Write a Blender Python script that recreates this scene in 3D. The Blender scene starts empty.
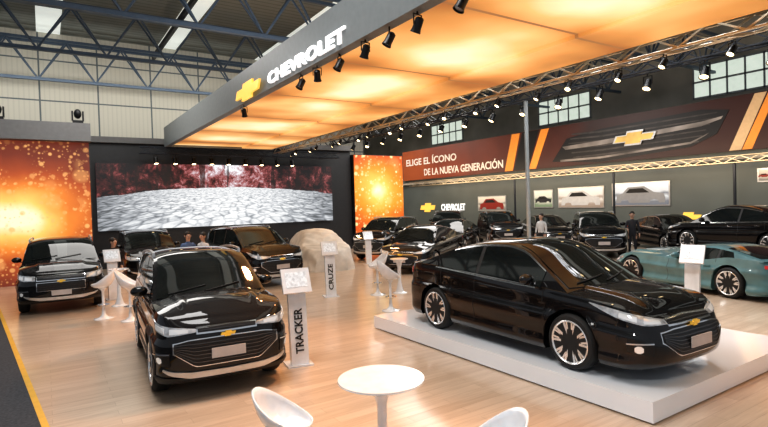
import bpy, bmesh, math, random
from math import sin, cos, pi, radians, sqrt, atan, atan2
from mathutils import Vector, Matrix
S=bpy.context.scene; COL=S.collection
random.seed(7)
try: S.view_settings.view_transform='Standard'
except Exception: pass
try: S.view_settings.look='Medium High Contrast'
except Exception: pass
# ---------------- viewpoint geometry (used to survey points on real planes) ----------------
F=520.0; H=2.35; ROLL=.03; TH=atan(340/F); CT,ST=cos(TH),sin(TH); HO=10.0
def ray(px,py):
    u=px-384; v=py-213.5
    a=(u*cos(ROLL)-v*sin(ROLL))/F; b=-(u*sin(ROLL)+v*cos(ROLL)+HO)/F
    return ST+CT*a, CT-ST*a, b
def PZ(px,py,z=0):
    dx,dy,dz=ray(px,py); t=(z-H)/dz; return Vector((dx*t,dy*t,z))
def PY(px,py,Y):
    dx,dy,dz=ray(px,py); t=Y/dy; return Vector((dx*t,Y,H+dz*t))
def PX(px,py,X):
    dx,dy,dz=ray(px,py); t=X/dx; return Vector((X,dy*t,H+dz*t))
def DL(D,px):
    lat=(px-384)/F*D; return Vector((D*ST+lat*CT, D*CT-lat*ST, 0))
cam=bpy.data.cameras.new('camera'); co=bpy.data.objects.new('camera',cam); COL.objects.link(co)
cam.sensor_width=36; cam.lens=36*F/768; cam.clip_end=200
M=Matrix.Rotation(-TH,4,'Z')@Matrix.Rotation(pi/2-atan(HO/F),4,'X')@Matrix.Rotation(-ROLL,4,'Z')
M.translation=(0,0,H); co.matrix_world=M; S.camera=co
# ---------------- materials ----------------
def newmat(name):
    m=bpy.data.materials.new(name); m.use_nodes=True; return m
def mat(name,c,r=.5,metal=0,coat=0,em=None,es=0,var=.06,scale=8,ior=None,cr=.05,bump=0,spec=None):
    m=newmat(name); n=m.node_tree.nodes; l=m.node_tree.links; p=n['Principled BSDF']
    p.inputs['Metallic'].default_value=metal; p.inputs['Roughness'].default_value=r
    p.inputs['Coat Weight'].default_value=coat; p.inputs['Coat Roughness'].default_value=cr
    if ior: p.inputs['IOR'].default_value=ior
    if spec is not None: p.inputs['Specular IOR Level'].default_value=spec
    tc=n.new('ShaderNodeTexCoord'); ns=n.new('ShaderNodeTexNoise'); ns.inputs['Scale'].default_value=scale
    l.new(tc.outputs['Object'],ns.inputs['Vector'])
    cr_=n.new('ShaderNodeValToRGB'); e=cr_.color_ramp.elements
    e[0].color=(*[max(0,k*(1-var)) for k in c],1); e[1].color=(*[min(1,k*(1+var)) for k in c],1)
    e[0].position=.3; e[1].position=.7
    l.new(ns.outputs['Fac'],cr_.inputs['Fac']); l.new(cr_.outputs['Color'],p.inputs['Base Color'])
    if em:
        p.inputs['Emission Color'].default_value=(*em,1); p.inputs['Emission Strength'].default_value=es
    if bump:
        b=n.new('ShaderNodeBump'); b.inputs['Strength'].default_value=bump; l.new(ns.outputs['Fac'],b.inputs['Height']); l.new(b.outputs['Normal'],p.inputs['Normal'])
    return m
class NT:
    def __init__(s,name):
        s.m=newmat(name); s.n=s.m.node_tree.nodes; s.l=s.m.node_tree.links; s.p=s.n['Principled BSDF']
    def node(s,t,**k):
        d=s.n.new(t)
        for a,b in k.items():
            setattr(d,a,b)
        return d
    def link(s,a,b): s.l.new(a,b)
    def math(s,op,a,b=None,c=None,clamp=False):
        d=s.n.new('ShaderNodeMath'); d.operation=op; d.use_clamp=clamp
        for i,x in enumerate((a,b,c)):
            if x is None: continue
            if isinstance(x,(int,float)): d.inputs[i].default_value=x
            else: s.l.new(x,d.inputs[i])
        return d.outputs[0]
    def ramp(s,fac,stops):
        d=s.n.new('ShaderNodeValToRGB'); e=d.color_ramp.elements
        while len(e)<len(stops): e.new(.5)
        for i,(p,c) in enumerate(stops): e[i].position=p; e[i].color=(*c,1) if len(c)==3 else c
        s.l.new(fac,d.inputs['Fac']); return d.outputs['Color']
    def mix(s,fac,a,b,bt='MIX'):
        d=s.n.new('ShaderNodeMix'); d.data_type='RGBA'; d.blend_type=bt
        for i,x in ((0,fac),(6,a),(7,b)):
            if isinstance(x,(int,float)): d.inputs[i].default_value=x
            elif isinstance(x,tuple): d.inputs[i].default_value=(*x,1)
            else: s.l.new(x,d.inputs[i])
        return d.outputs[2]
    def noise(s,vec,sc,det=4,rough=.5,dist=0):
        d=s.n.new('ShaderNodeTexNoise'); d.inputs['Scale'].default_value=sc; d.inputs['Detail'].default_value=det
        d.inputs['Roughness'].default_value=rough; d.inputs['Distortion'].default_value=dist
        s.l.new(vec,d.inputs['Vector']); return d.outputs['Fac']
def paint(name,c,spec=.1): return mat(name,c,.5,0,1,var=.15,scale=3,cr=.015,spec=spec)
black_paint=paint('black car paint',(.003,.003,.004)); 
black_glass=mat('dark car glass',(.012,.015,.015),.04,0,.25,var=.3,scale=2,ior=1.42)
black_plastic=mat('black plastic',(.012,.012,.013),.5)
grille_black=mat('grille mesh black',(.006,.006,.007),.4)
chrome=mat('chrome',(.8,.8,.81),.12,1)
silver=mat('satin silver',(.62,.63,.64),.3,.7)
alloy=mat('alloy wheel metal',(.80,.80,.80),.25,.75)
rubber=mat('tire rubber',(.012,.012,.012),.7)
lampglass=mat('headlight lens',(.42,.44,.46),.06,.4,1,em=(1,1,1),es=.05,var=.4,scale=14)
drl=mat('headlight reflector',(.75,.75,.75),.1,.6,0,em=(1,.98,.95),es=.18)
redlamp=mat('red tail lamp',(.35,.01,.01),.15,0,1,em=(1,.03,.01),es=.25)
gold=mat('gold emblem',(.85,.55,.08),.25,.8,em=(1,.6,.1),es=.15)
gold_bright=mat('lit gold emblem',(.9,.6,.1),.3,.2,em=(1,.6,.12),es=.7)
gold_print=mat('gold print',(.70,.48,.16),.35,.5,em=(1,.6,.15),es=.05,var=.3,scale=1.2)
plate_m=mat('licence plate white',(.55,.50,.48),.4)
white_gloss=mat('white gloss plastic',(.80,.83,.87),.18,0,.6)
white_lit=mat('white lit letters',(.9,.9,.9),.4,em=(1,1,1),es=.75)
white_print=mat('white print',(.78,.70,.62),.6,em=(1,.88,.75),es=.15)
black_print=mat('black print',(.01,.01,.01),.6)
grey_fascia=mat('grey fascia board',(.20,.22,.225),.45,var=.05)
dark_wall=mat('dark stand wall',(.03,.032,.035),.5)
mid_grey=mat('mid grey wall',(.17,.17,.17),.6)
teal_wall=mat('dark grey green wall',(.125,.145,.14),.5,var=.12,scale=.5)
steel=mat('blue grey steel',(.07,.10,.145),.45,.3)
dark_steel=mat('dark steel',(.04,.045,.055),.45,.6)
truss_alu=mat('aluminium truss tube',(.50,.43,.32),.3,.8)
black_metal=mat('black metal housing',(.01,.01,.011),.35,.3)
lens_warm=mat('lit warm lamp lens',(1,.8,.5),.3,em=(1,.75,.4),es=9)
screen_m=mat('tablet screen',(.5,.53,.55),.15,0,.5,em=(.8,.85,.9),es=.35,var=.4,scale=22)
# ---------------- mesh helper ----------------
class MB:
    def __init__(s): s.v=[]; s.f=[]; s.mi=[]
    def add(s,vs,fs,mi=0,M=None):
        o=len(s.v)
        s.v+= [tuple((M@Vector(p))) if M else tuple(p) for p in vs]
        for f in fs: s.f.append(tuple(i+o for i in f)); s.mi.append(mi)
        return s
    def box(s,c,d,M=None,mi=0,rz=0,rx=0,taper=1):
        x,y,z=[k/2 for k in d]
        vs=[(sx*x*(taper if sz>0 else 1),sy*y*(taper if sz>0 else 1),sz*z) for sz in(-1,1) for sy in(-1,1) for sx in(-1,1)]
        T=Matrix.Translation(c)@Matrix.Rotation(rz,4,'Z')@Matrix.Rotation(rx,4,'X')
        if M: T=M@T
        return s.add(vs,[(0,1,3,2),(4,6,7,5),(0,4,5,1),(2,3,7,6),(0,2,6,4),(1,5,7,3)],mi,T)
    def bar(s,p,q,w,h=None,mi=0,n=4):
        p=Vector(p);q=Vector(q);h=h or w; d=(q-p).normalized()
        up=Vector((0,0,1)) if abs(d.z)<.95 else Vector((1,0,0))
        a=d.cross(up).normalized(); b=d.cross(a).normalized()
        vs=[]
        for P in(p,q):
            for k in range(n):
                t=2*pi*(k+.5)/n; f=(sqrt(2) if n==4 else 1)
                vs.append(P+a*(cos(t)*w/2*f)+b*(sin(t)*h/2*f))
        fs=[(k,(k+1)%n,n+(k+1)%n,n+k) for k in range(n)]+[tuple(range(n))[::-1],tuple(range(n,2*n))]
        return s.add(vs,fs,mi)
    def lathe(s,prof,n=24,M=None,mi=0):
        vs=[];fs=[]
        for r,z in prof:
            for k in range(n): vs.append((r*cos(2*pi*k/n),r*sin(2*pi*k/n),z))
        for i in range(len(prof)-1):
            for k in range(n): fs.append((i*n+k,i*n+(k+1)%n,(i+1)*n+(k+1)%n,(i+1)*n+k))
        if prof[0][0]>1e-5: fs.append(tuple(range(n))[::-1])
        if prof[-1][0]>1e-5: fs.append(tuple((len(prof)-1)*n+k for k in range(n)))
        return s.add(vs,fs,mi,M)
    def grid(s,rows,mi=0,closed=False):
        nr=len(rows);nc=len(rows[0]); vs=[p for r in rows for p in r]
        fs=[(i*nc+j,i*nc+(j+1)%nc,(i+1)*nc+(j+1)%nc,(i+1)*nc+j) for i in range(nr-1) for j in range(nc if closed else nc-1)]
        return s.add(vs,fs,mi)
    def prism(s,pts,h,M=None,mi=0):
        n=len(pts); vs=[(x,y,0) for x,y in pts]+[(x,y,h) for x,y in pts]
        fs=[tuple(range(n))[::-1],tuple(range(n,2*n))]+[(k,(k+1)%n,n+(k+1)%n,n+k) for k in range(n)]
        return s.add(vs,fs,mi,M)
    def sphere(s,c,r,n=10,mi=0,M=None):
        rx,ry,rz=(r,r,r) if isinstance(r,(int,float)) else r
        T=Matrix.Translation(c)@Matrix.Diagonal((rx,ry,rz,1))
        if M: T=M@T
        return s.lathe([(sin(pi*k/n) if 0<k<n else 0,-cos(pi*k/n)) for k in range(n+1)],n*2,T,mi)
    def build(s,name,m,parent=None,smooth=.6,merge=True):
        me=bpy.data.meshes.new(name); me.from_pydata(s.v,[],s.f)
        ms=m if isinstance(m,(list,tuple)) else [m]
        for x in ms: me.materials.append(x)
        if len(ms)>1: me.polygons.foreach_set('material_index',s.mi)
        bm=bmesh.new(); bm.from_mesh(me)
        if merge: bmesh.ops.remove_doubles(bm,verts=bm.verts,dist=1e-5)
        bmesh.ops.recalc_face_normals(bm,faces=bm.faces)
        bm.to_mesh(me); bm.free()
        if smooth:
            me.shade_smooth()
            try: me.set_sharp_from_angle(angle=smooth)
            except Exception: pass
        o=bpy.data.objects.new(name,me); COL.objects.link(o)
        if parent: o.parent=parent
        return o
def tag(o,label=None,cat=None,group=None,kind=None):
    if label: o['label']=label
    if cat: o['category']=cat
    if group: o['group']=group
    if kind: o['kind']=kind
    return o
def thing(name,label,cat,loc=(0,0,0),rz=0,group=None):
    o=bpy.data.objects.new(name,None); COL.objects.link(o); o.location=loc; o.rotation_euler=(0,0,rz)
    return tag(o,label,cat,group)
def copy_tree(o,parent=None):
    c=o.copy(); COL.objects.link(c); c.parent=parent
    for ch in list(o.children): copy_tree(ch,c)
    return c
def struct(name,mb,m,label=None,smooth=.6):
    o=mb.build(name,m,None,smooth); o['kind']='structure'
    if label: o['label']=label
    return o
ORD=['nearest','second','third','fourth','fifth','sixth','seventh','eighth','ninth','tenth','eleventh','twelfth','thirteenth','fourteenth','fifteenth','sixteenth','seventeenth','eighteenth','nineteenth','twentieth']
def textmesh(body,width,height,bold=.02,ext=.01):
    cu=bpy.data.curves.new('t','FONT'); cu.body=body; cu.size=1; cu.extrude=.5; cu.offset=bold; cu.resolution_u=3
    o=bpy.data.objects.new('t',cu); COL.objects.link(o); bpy.context.view_layer.update()
    me=bpy.data.meshes.new_from_object(o.evaluated_get(bpy.context.evaluated_depsgraph_get()))
    bpy.data.objects.remove(o)
    xs=[v.co.x for v in me.vertices]; ys=[v.co.y for v in me.vertices]
    x0,x1,y0,y1=min(xs),max(xs),min(ys),max(ys)
    for v in me.vertices:
        v.co.x=(v.co.x-x0)/(x1-x0)*width; v.co.y=(v.co.y-y0)/(y1-y0)*height; v.co.z*=ext
    return me
def text(name,body,width,height,Mx,m,parent=None,bold=.02,ext=.02):
    me=textmesh(body,width,height,bold,ext); me.transform(Mx); me.materials.clear(); me.materials.append(m)
    o=bpy.data.objects.new(name,me); COL.objects.link(o)
    if parent: o.parent=parent
    return o
def frame(o,xa,ya):  # matrix with local x->xa, local y->ya
    xa=Vector(xa).normalized(); ya=Vector(ya).normalized(); za=xa.cross(ya)
    m=Matrix((xa,ya,za)).transposed().to_4x4(); m.translation=Vector(o); return m
BOW=[(-.55,-.10),(-.22,-.10),(-.25,-.20),(.17,-.20),(.20,-.10),(.47,-.10),(.55,.10),(.22,.10),(.25,.20),(-.17,.20),(-.20,.10),(-.47,.10)]
def bowtie(mb,w,Mx,h=.02,hs=1,mi=0): return mb.prism([(x*w/1.1,y*w/1.1*hs) for x,y in BOW],h,Mx,mi)
# ======================= SETTING =======================
YL=24.0; YB=21.0; YH_=29.0; YF=46.0; XS=17.5; XB=25.0; XW=28.0; ZR=10.8
# floor
t=NT('wood laminate floor'); tc=t.node('ShaderNodeTexCoord'); 
bt=t.node('ShaderNodeTexBrick'); bt.inputs['Scale'].default_value=1; bt.inputs['Brick Width'].default_value=1.3; bt.inputs['Row Height'].default_value=.16; bt.inputs['Mortar Size'].default_value=.0025
bt.inputs['Color1'].default_value=(.49,.36,.26,1); bt.inputs['Color2'].default_value=(.62,.485,.37,1); bt.inputs['Mortar'].default_value=(.33,.23,.15,1)
t.link(tc.outputs['Object'],bt.inputs['Vector'])
mp=t.node('ShaderNodeMapping'); mp.inputs['Scale'].default_value=(1.0,12,1); t.link(tc.outputs['Object'],mp.inputs['Vector'])
gr=t.noise(mp.outputs['Vector'],1.2,6,.65,.8)
c=t.mix(.32,bt.outputs['Color'],t.ramp(gr,[(.3,(.36,.25,.17)),(.5,(.57,.44,.33)),(.72,(.80,.67,.53))]),'MIX')
t.link(c,t.p.inputs['Base Color']); t.p.inputs['Roughness'].default_value=.28; t.p.inputs['Coat Weight'].default_value=.4; t.p.inputs['Coat Roughness'].default_value=.12
floor_m=t.m
f=MB().box((9,21,-.05),(46,54,.1)); struct('floor',f,floor_m,'pale wood laminate floor of the exhibition stand')
carpet_m=mat('dark aisle carpet',(.05,.055,.065),.9,var=.3,scale=30,bump=.2)
e1=PZ(0,322); e2=PZ(38,427); d=(e1-e2); e0=e2-d*.8; e3=e1+d*.5
f=MB().add([(-14,e0.y,.006),(e0.x,e0.y,.006),(e3.x,e3.y,.006),(-14,e3.y,.006),(-14,e0.y,0.001),(e0.x,e0.y,0.001),(e3.x,e3.y,0.001),(-14,e3.y,0.001)],[(0,1,2,3),(0,1,5,4),(1,2,6,5),(2,3,7,6),(3,0,4,7)]); struct('floor_carpet',f,carpet_m,'dark grey aisle carpet along the left edge of the stand')
yel=mat('yellow edge strip',(.75,.42,.04),.5)
nrm=Vector((d.y,-d.x,0)).normalized()
f=MB().grid([[tuple(e0+Vector((0,0,.010))),tuple(e0+nrm*.07+Vector((0,0,.010)))],[tuple(e3+Vector((0,0,.010))),tuple(e3+nrm*.07+Vector((0,0,.010)))]]); struct('trim_1',f,yel,'yellow strip between wood floor and aisle carpet')
# hall back wall with panel grid
t=NT('hall panel wall'); tc=t.node('ShaderNodeTexCoord'); sp=t.node('ShaderNodeSeparateXYZ'); t.link(tc.outputs['Object'],sp.inputs[0])
def lines(t,o,period,w):
    a=t.math('FRACT',t.math('DIVIDE',o,period)); return t.math('LESS_THAN',a,w)
v1=lines(t,sp.outputs['X'],2.4,.03); v2=lines(t,sp.outputs['Z'],1.9,.035); v3=lines(t,sp.outputs['X'],.2,.3)
base=t.mix(t.math('MULTIPLY',v3,.3),(.54,.52,.45),(.39,.38,.34))
c=t.mix(t.math('MAXIMUM',v1,v2),base,(.12,.14,.15)); t.link(c,t.p.inputs['Base Color']); t.p.inputs['Roughness'].default_value=.7
hall_m=t.m
f=MB().box(((XS-14)/2,YH_+.1,ZR/2),(XS+14,.2,ZR)); struct('wall_back',f,hall_m,'tall pale panelled wall of the exhibition hall')
f=MB().box((XS-.1,(YH_+YF)/2+.1,ZR/2),(.2,YF-YH_,ZR)); struct('wall_side',f,hall_m,'side return of the pale panelled hall wall')
f=MB().box(((XS+XW)/2,YF+.1,ZR/2),(XW-XS+.4,.2,ZR)); struct('wall_far',f,mat('far hall wall',(.25,.26,.26),.7,var=.2,scale=.5),'far end wall of the hall beyond the banner')
# right hall wall
f=MB().box((XW+.1,20,ZR/2),(.2,52,ZR)); struct('wall_right',f,mat('hall right wall',(.24,.235,.215),.7,var=.2,scale=.6))
win_m=mat('bright daylight window',(.38,.45,.40),.3,em=(.90,1.0,.88),es=.55,var=.35,scale=1.5)
wf=mat('window frame grey',(.2,.22,.24),.5)
for i,y0 in enumerate((3.0,11.6,21.5,33.0)):
    f=MB()
    f.box((XW-.02,y0,8.0),(.04,3.9,1.6)); o=struct('window_%d'%(i+1),f,win_m)
    g=MB()
    for k in range(6): g.box((XW-.05,y0-1.95+k*.78,8.0),(.05,.08,1.65))
    for z in (7.2,8.0,8.8): g.box((XW-.05,y0,z),(.05,4.0,.09))
    fr=g.build('window_frame',wf,o); fr['kind']='structure'
# roof
t=NT('roof sheeting'); tc=t.node('ShaderNodeTexCoord'); sp=t.node('ShaderNodeSeparateXYZ'); t.link(tc.outputs['Object'],sp.inputs[0])
c=t.mix(lines(t,sp.outputs['Y'],.35,.2),(.20,.22,.21),(.12,.135,.13)); k_=lines(t,sp.outputs['X'],5.2,.18); c=t.mix(k_,c,(.6,.65,.62))
t.link(c,t.p.inputs['Base Color']); t.p.inputs['Roughness'].default_value=.6
t.link(t.mix(k_,(0,0,0),(.9,.95,.9)),t.p.inputs['Emission Color']); t.p.inputs['Emission Strength'].default_value=.5
f=MB().box((10,20,ZR+.1),(48,52,.2)); struct('ceiling',f,t.m,'corrugated hall roof with pale translucent strips')
# roof trusses
for i,y in enumerate((12.5,17.5,22.5,27.5)):
    f=MB(); g=MB(); xa,xb=-10,XW-.2
    zb=8.3; zt=10.0
    for yy in (y-.25,y+.25): f.bar((xa,yy,zt),(xb,yy,zt),.13,.11)
    f.bar((xa,y,zb),(xb,y,zb),.16,.13)
    n=17
    for k in range(n):
        x0=xa+(xb-xa)*k/n; x1=xa+(xb-xa)*(k+.5)/n; x2=xa+(xb-xa)*(k+1)/n
        for yy in (y-.25,y+.25):
            g.bar((x0,yy,zt),(x1,y,zb),.062); g.bar((x1,y,zb),(x2,yy,zt),.062)
    o=f.build('roof_truss',steel,None,0)
    tag(o,['nearest steel roof truss crossing the hall above the stand','second steel roof truss from the near side of the hall','third steel roof truss from the near side of the hall','farthest steel roof truss, just before the pale panelled wall'][i],'roof truss','steel roof trusses')
    g.build('web',steel,o,0)
for i,x in enumerate((-3,5,13,21)):
    f=MB(); f.bar((x,-4,10.2),(x,YH_-.1,10.2),.14,.22)
    tag(f.build('roof_purlin',dark_steel,None,0),['leftmost','second from left','second from right','rightmost'][i]+' long roof purlin lying on the roof trusses','roof beam','roof purlins')
# ======================= STAND WALLS =======================
def bokeh(name,stops,spark,cx,cz,rad,strength=1.0,cells=5,noise_amt=.5,sparkamt=.6,zf=1.25):
    t=NT(name); tc=t.node('ShaderNodeTexCoord'); g=tc.outputs['Object']
    sp=t.node('ShaderNodeSeparateXYZ'); t.link(g,sp.inputs[0]); X,Z=sp.outputs['X'],sp.outputs['Z']
    dx=t.math('SUBTRACT',X,cx); dz=t.math('MULTIPLY',t.math('SUBTRACT',Z,cz),zf)
    r=t.math('DIVIDE',t.math('SQRT',t.math('ADD',t.math('MULTIPLY',dx,dx),t.math('MULTIPLY',dz,dz))),rad)
    n=t.noise(g,.7,3,.5)
    r2=t.math('ADD',r,t.math('MULTIPLY',t.math('SUBTRACT',n,.5),noise_amt))
    c=t.ramp(r2,stops)
    cmb=t.node('ShaderNodeCombineXYZ'); t.link(X,cmb.inputs[0]); t.link(Z,cmb.inputs[1])
    for sc,th_,w_,lim in ((cells,.34,sparkamt,.42),(cells*2.2,.40,sparkamt*.8,.46),(cells*.42,.42,sparkamt*.5,.45)):
        v=t.node('ShaderNodeTexVoronoi'); v.voronoi_dimensions='2D'; v.inputs['Scale'].default_value=sc; t.link(cmb.outputs[0],v.inputs['Vector'])
        rs=t.node('ShaderNodeSeparateColor'); t.link(v.outputs['Color'],rs.inputs[0])
        thr=t.math('ADD',t.math('MULTIPLY',rs.outputs[0],th_),.02)
        n2=t.noise(g,1.1,2)
        fade=t.math('MULTIPLY',t.math('SUBTRACT',1.0,t.math('DIVIDE',v.outputs['Distance'],thr),clamp=True),2.2,clamp=True)
        m=t.math('MULTIPLY',fade,t.math('GREATER_THAN',n2,lim))
        m=t.math('MULTIPLY',m,t.math('MULTIPLY',rs.outputs[1],w_))
        c=t.mix(m,c,spark)
    t.link(c,t.p.inputs['Emission Color']); t.p.inputs['Emission Strength'].default_value=strength
    t.p.inputs['Base Color'].default_value=(.02,.01,.01,1); t.p.inputs['Roughness'].default_value=.5
    return t.m
pa=PY(91,143,YB); zt=pa.z; xe=pa.x
th=thing('graphic_wall','tall backlit wall with orange glitter graphic behind the left SUV','display wall',(-4,YB,0))
MB().box((0,.3,zt/2+.15),(2*(xe+4)-0.0,.5,zt+.3)).build('wall_panel',dark_wall,th)
wl=MB().box((-.0,.02,zt/2),(2*(xe+4)-.1,.05,zt)); 
pg=PY(12,218,YB)
wl.build('light_panel',bokeh('orange glitter graphic',[(.08,(1,.92,.6)),(.20,(1,.62,.16)),(.36,(.90,.27,.04)),(.54,(.48,.09,.02)),(.74,(.20,.035,.015)),(1,(.11,.022,.012))],(1,.50,.17),pg.x+4,pg.z,4.9,1.0,3.2,.35,.85,1.7),th)
MB().box((0,.1,zt+.32),(2*(xe+4),.9,.62)).build('header',mid_grey,th)
# LED wall
a=PY(93,143,YL); b=PY(351,150,YL); ztl=PY(200,146,YL).z
th=thing('screen_wall','dark stand wall carrying the wide video screen','display wall',((a.x+b.x)/2,YL,0))
MB().box((-.3,.35,ztl/2),(b.x-a.x+.6,.5,ztl)).build('wall_panel',dark_wall,th)
MB().box((-(b.x-a.x)/2-.5,-1.0,ztl/2),(.2,2.0,ztl)).build('return_panel',dark_wall,th)
MB().box((-.3,.2,ztl+.12),(b.x-a.x+.6,.6,.24)).build('header',mid_grey,th)
s0=PY(96,163,YL); s1=PY(331,166,YL); sb=PY(210,226,YL); zs1=PY(210,165,YL).z; zs0=sb.z
t=NT('forest road video image'); tc=t.node('ShaderNodeTexCoord'); g=tc.outputs['Generated']; ob=tc.outputs['Object']
sp=t.node('ShaderNodeSeparateXYZ'); t.link(g,sp.inputs[0]); X,Z=sp.outputs['X'],sp.outputs['Z']
xc=t.math('SUBTRACT',X,.5); x2=t.math('MULTIPLY',xc,xc)
n1=t.noise(ob,1.5,9,.8,.3); n2=t.noise(ob,.9,4,.6)
gap=t.math('MULTIPLY',t.math('SUBTRACT',.045,x2),3.2)
sk=t.math('ADD',n1,t.math('MAXIMUM',t.math('MULTIPLY',gap,t.math('SUBTRACT',Z,.05)),-.03))
# dark trunks between the leaves
trm=t.node('ShaderNodeMapping'); trm.inputs['Scale'].default_value=(1,1,.12); t.link(ob,trm.inputs['Vector'])
trn=t.math('GREATER_THAN',t.noise(trm.outputs['Vector'],3.2,3,.5,.2),.60)
tree=t.ramp(sk,[(.43,(.012,.012,.014)),(.52,(.09,.025,.025)),(.58,(.38,.10,.10)),(.64,(.6,.45,.48)),(.70,(.92,.93,.97))])
tree=t.mix(t.math('MULTIPLY',trn,.75),tree,(.02,.016,.016))
# road texture compressed towards the horizon of the picture, stretched near its bottom
dep=t.math('DIVIDE',1.0,t.math('SUBTRACT',.78,Z))
cmb=t.node('ShaderNodeCombineXYZ'); t.link(t.math('MULTIPLY',t.math('MULTIPLY',xc,dep),7.0),cmb.inputs[0]); t.link(t.math('MULTIPLY',dep,3.0),cmb.inputs[1])
n3=t.noise(cmb.outputs[0],1.6,5,.6,.2)
v=t.node('ShaderNodeTexVoronoi'); v.feature='DISTANCE_TO_EDGE'; v.inputs['Scale'].default_value=1.9; t.link(cmb.outputs[0],v.inputs['Vector'])
cob=t.math('MINIMUM',t.math('MULTIPLY',v.outputs['Distance'],6.0),1.0)
rock=t.ramp(t.math('ADD',t.math('ADD',t.math('ADD',t.math('MULTIPLY',n3,.7),.19),t.math('MULTIPLY',t.math('SUBTRACT',cob,.6),.16)),t.math('MULTIPLY',t.math('SUBTRACT',.06,x2),1.0)),[(.30,(.12,.13,.14)),(.44,(.36,.38,.41)),(.56,(.68,.70,.72)),(.70,(1,1,.99))])
hz=t.math('ADD',.63,t.math('MULTIPLY',x2,-.55)); 
m=t.math('GREATER_THAN',Z,t.math('ADD',hz,t.math('MULTIPLY',t.math('SUBTRACT',n2,.5),.08)))
c=t.mix(m,rock,tree)
t.link(c,t.p.inputs['Emission Color']); t.p.inputs['Emission Strength'].default_value=.95; t.p.inputs['Base Color'].default_value=(.01,.01,.01,1)
o=MB().box(((s0.x+s1.x)/2,YL+.02,(zs0+zs1)/2),(s1.x-s0.x,.12,zs1-zs0)).build('video_screen',t.m)
tag(o,'wide video screen showing a stony road under red trees','screen')
# orange tower right of screen
a=PY(354,155,YL-.2); b=PY(402,155,YL-.2)
th=thing('graphic_tower','bright orange backlit panel right of the wide video screen','display wall',((a.x+b.x)/2,YL-.2,0))
MB().box((0,.3,a.z/2),(b.x-a.x+.02,.5,a.z+.06)).build('wall_panel',dark_wall,th)
MB().box((0,.02,a.z/2),(b.x-a.x,.05,a.z)).build('light_panel',bokeh('orange sparkle graphic',[(.05,(1,.92,.6)),(.22,(1,.60,.12)),(.5,(1,.33,.03)),(.9,(.65,.10,.01))],(1,.85,.4),-.1,3.1,2.8,1.15,2.2,.5,1.0),th)
# ======================= CANOPY =======================
YC0,YC1=-1.0,22.8
cc=PY(165,147,YC1); X0=cc.x; ZC=cc.z; ZT=PY(165,128,YC1).z; X1=PZ(600,60,ZC).x
cn=thing('canopy','long overhead stand canopy with orange underside, lamp glow painted in, and grey fascia','canopy',(0,0,0))
fb=MB().box((X0+.1,(YC0+YC1)/2,(ZC+ZT)/2),(.2,YC1-YC0,ZT-ZC)); fb.build('side_fascia',grey_fascia,cn)
MB().box(((X0+X1)/2+.1,YC1-.1,(ZC+ZT)/2),(X1-X0-.2,.2,ZT-ZC)).build('rear_fascia',grey_fascia,cn)
MB().box((X1-.06,(YC0+YC1)/2,(ZC+ZT)/2+.1),(.12,YC1-YC0-.4,ZT-ZC-.2)).build('side_fascia',dark_steel,cn)
t=NT('orange canopy fabric with painted glow'); tc=t.node('ShaderNodeTexCoord'); ob=tc.outputs['Object']
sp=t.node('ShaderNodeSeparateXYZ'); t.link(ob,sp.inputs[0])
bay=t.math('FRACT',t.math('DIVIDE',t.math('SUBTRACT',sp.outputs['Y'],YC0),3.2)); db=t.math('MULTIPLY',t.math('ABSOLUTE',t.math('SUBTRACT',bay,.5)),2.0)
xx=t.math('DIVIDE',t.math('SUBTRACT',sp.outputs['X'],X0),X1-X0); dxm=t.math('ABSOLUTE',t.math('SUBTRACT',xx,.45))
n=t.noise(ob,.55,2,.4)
g_=t.math('SUBTRACT',t.math('ADD',.93,t.math('MULTIPLY',t.math('SUBTRACT',n,.5),1.25)),t.math('ADD',t.math('MULTIPLY',t.math('MULTIPLY',db,db),.55),t.math('MULTIPLY',dxm,.80)))  # pools of spotlight glow painted per bay, fading towards bay edges and sides
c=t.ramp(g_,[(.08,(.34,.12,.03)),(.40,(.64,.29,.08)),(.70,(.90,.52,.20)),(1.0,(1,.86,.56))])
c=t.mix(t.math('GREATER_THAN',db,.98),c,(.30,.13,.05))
t.link(t.mix(.6,c,(.3,.15,.06)),t.p.inputs['Base Color']); t.link(c,t.p.inputs['Emission Color']); t.p.inputs['Emission Strength'].default_value=.88; t.p.inputs['Roughness'].default_value=.6  # painted glow feeds both base colour and emission of the fabric
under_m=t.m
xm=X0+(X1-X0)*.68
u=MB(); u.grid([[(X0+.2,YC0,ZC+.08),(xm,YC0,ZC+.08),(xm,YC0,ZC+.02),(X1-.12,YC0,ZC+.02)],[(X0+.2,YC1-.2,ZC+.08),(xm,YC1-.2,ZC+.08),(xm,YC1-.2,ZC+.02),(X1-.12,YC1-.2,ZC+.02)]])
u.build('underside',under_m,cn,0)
ys=PX(270,92,X0).y; ye=PX(347,55,X0).y
w=ys-ye; lh=.255; zt0=ZC+.075
tx=text('lettering','CHEVROLET',w,lh,frame((X0-.02,ys,zt0),(0,-1,0),(0,0,1)),white_lit,cn,.02,.05)
eb=MB(); yb=PX(251,98,X0).y; ew=PX(239,98,X0).y-PX(263,93,X0).y
bowtie(eb,ew,frame((X0-.04,yb,zt0+lh/2),(0,-1,0),(0,0,1)),.05,min(1.0,.40/(ew*.364))); 
ob_=eb.build('emblem',gold_bright,cn,0)
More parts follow.
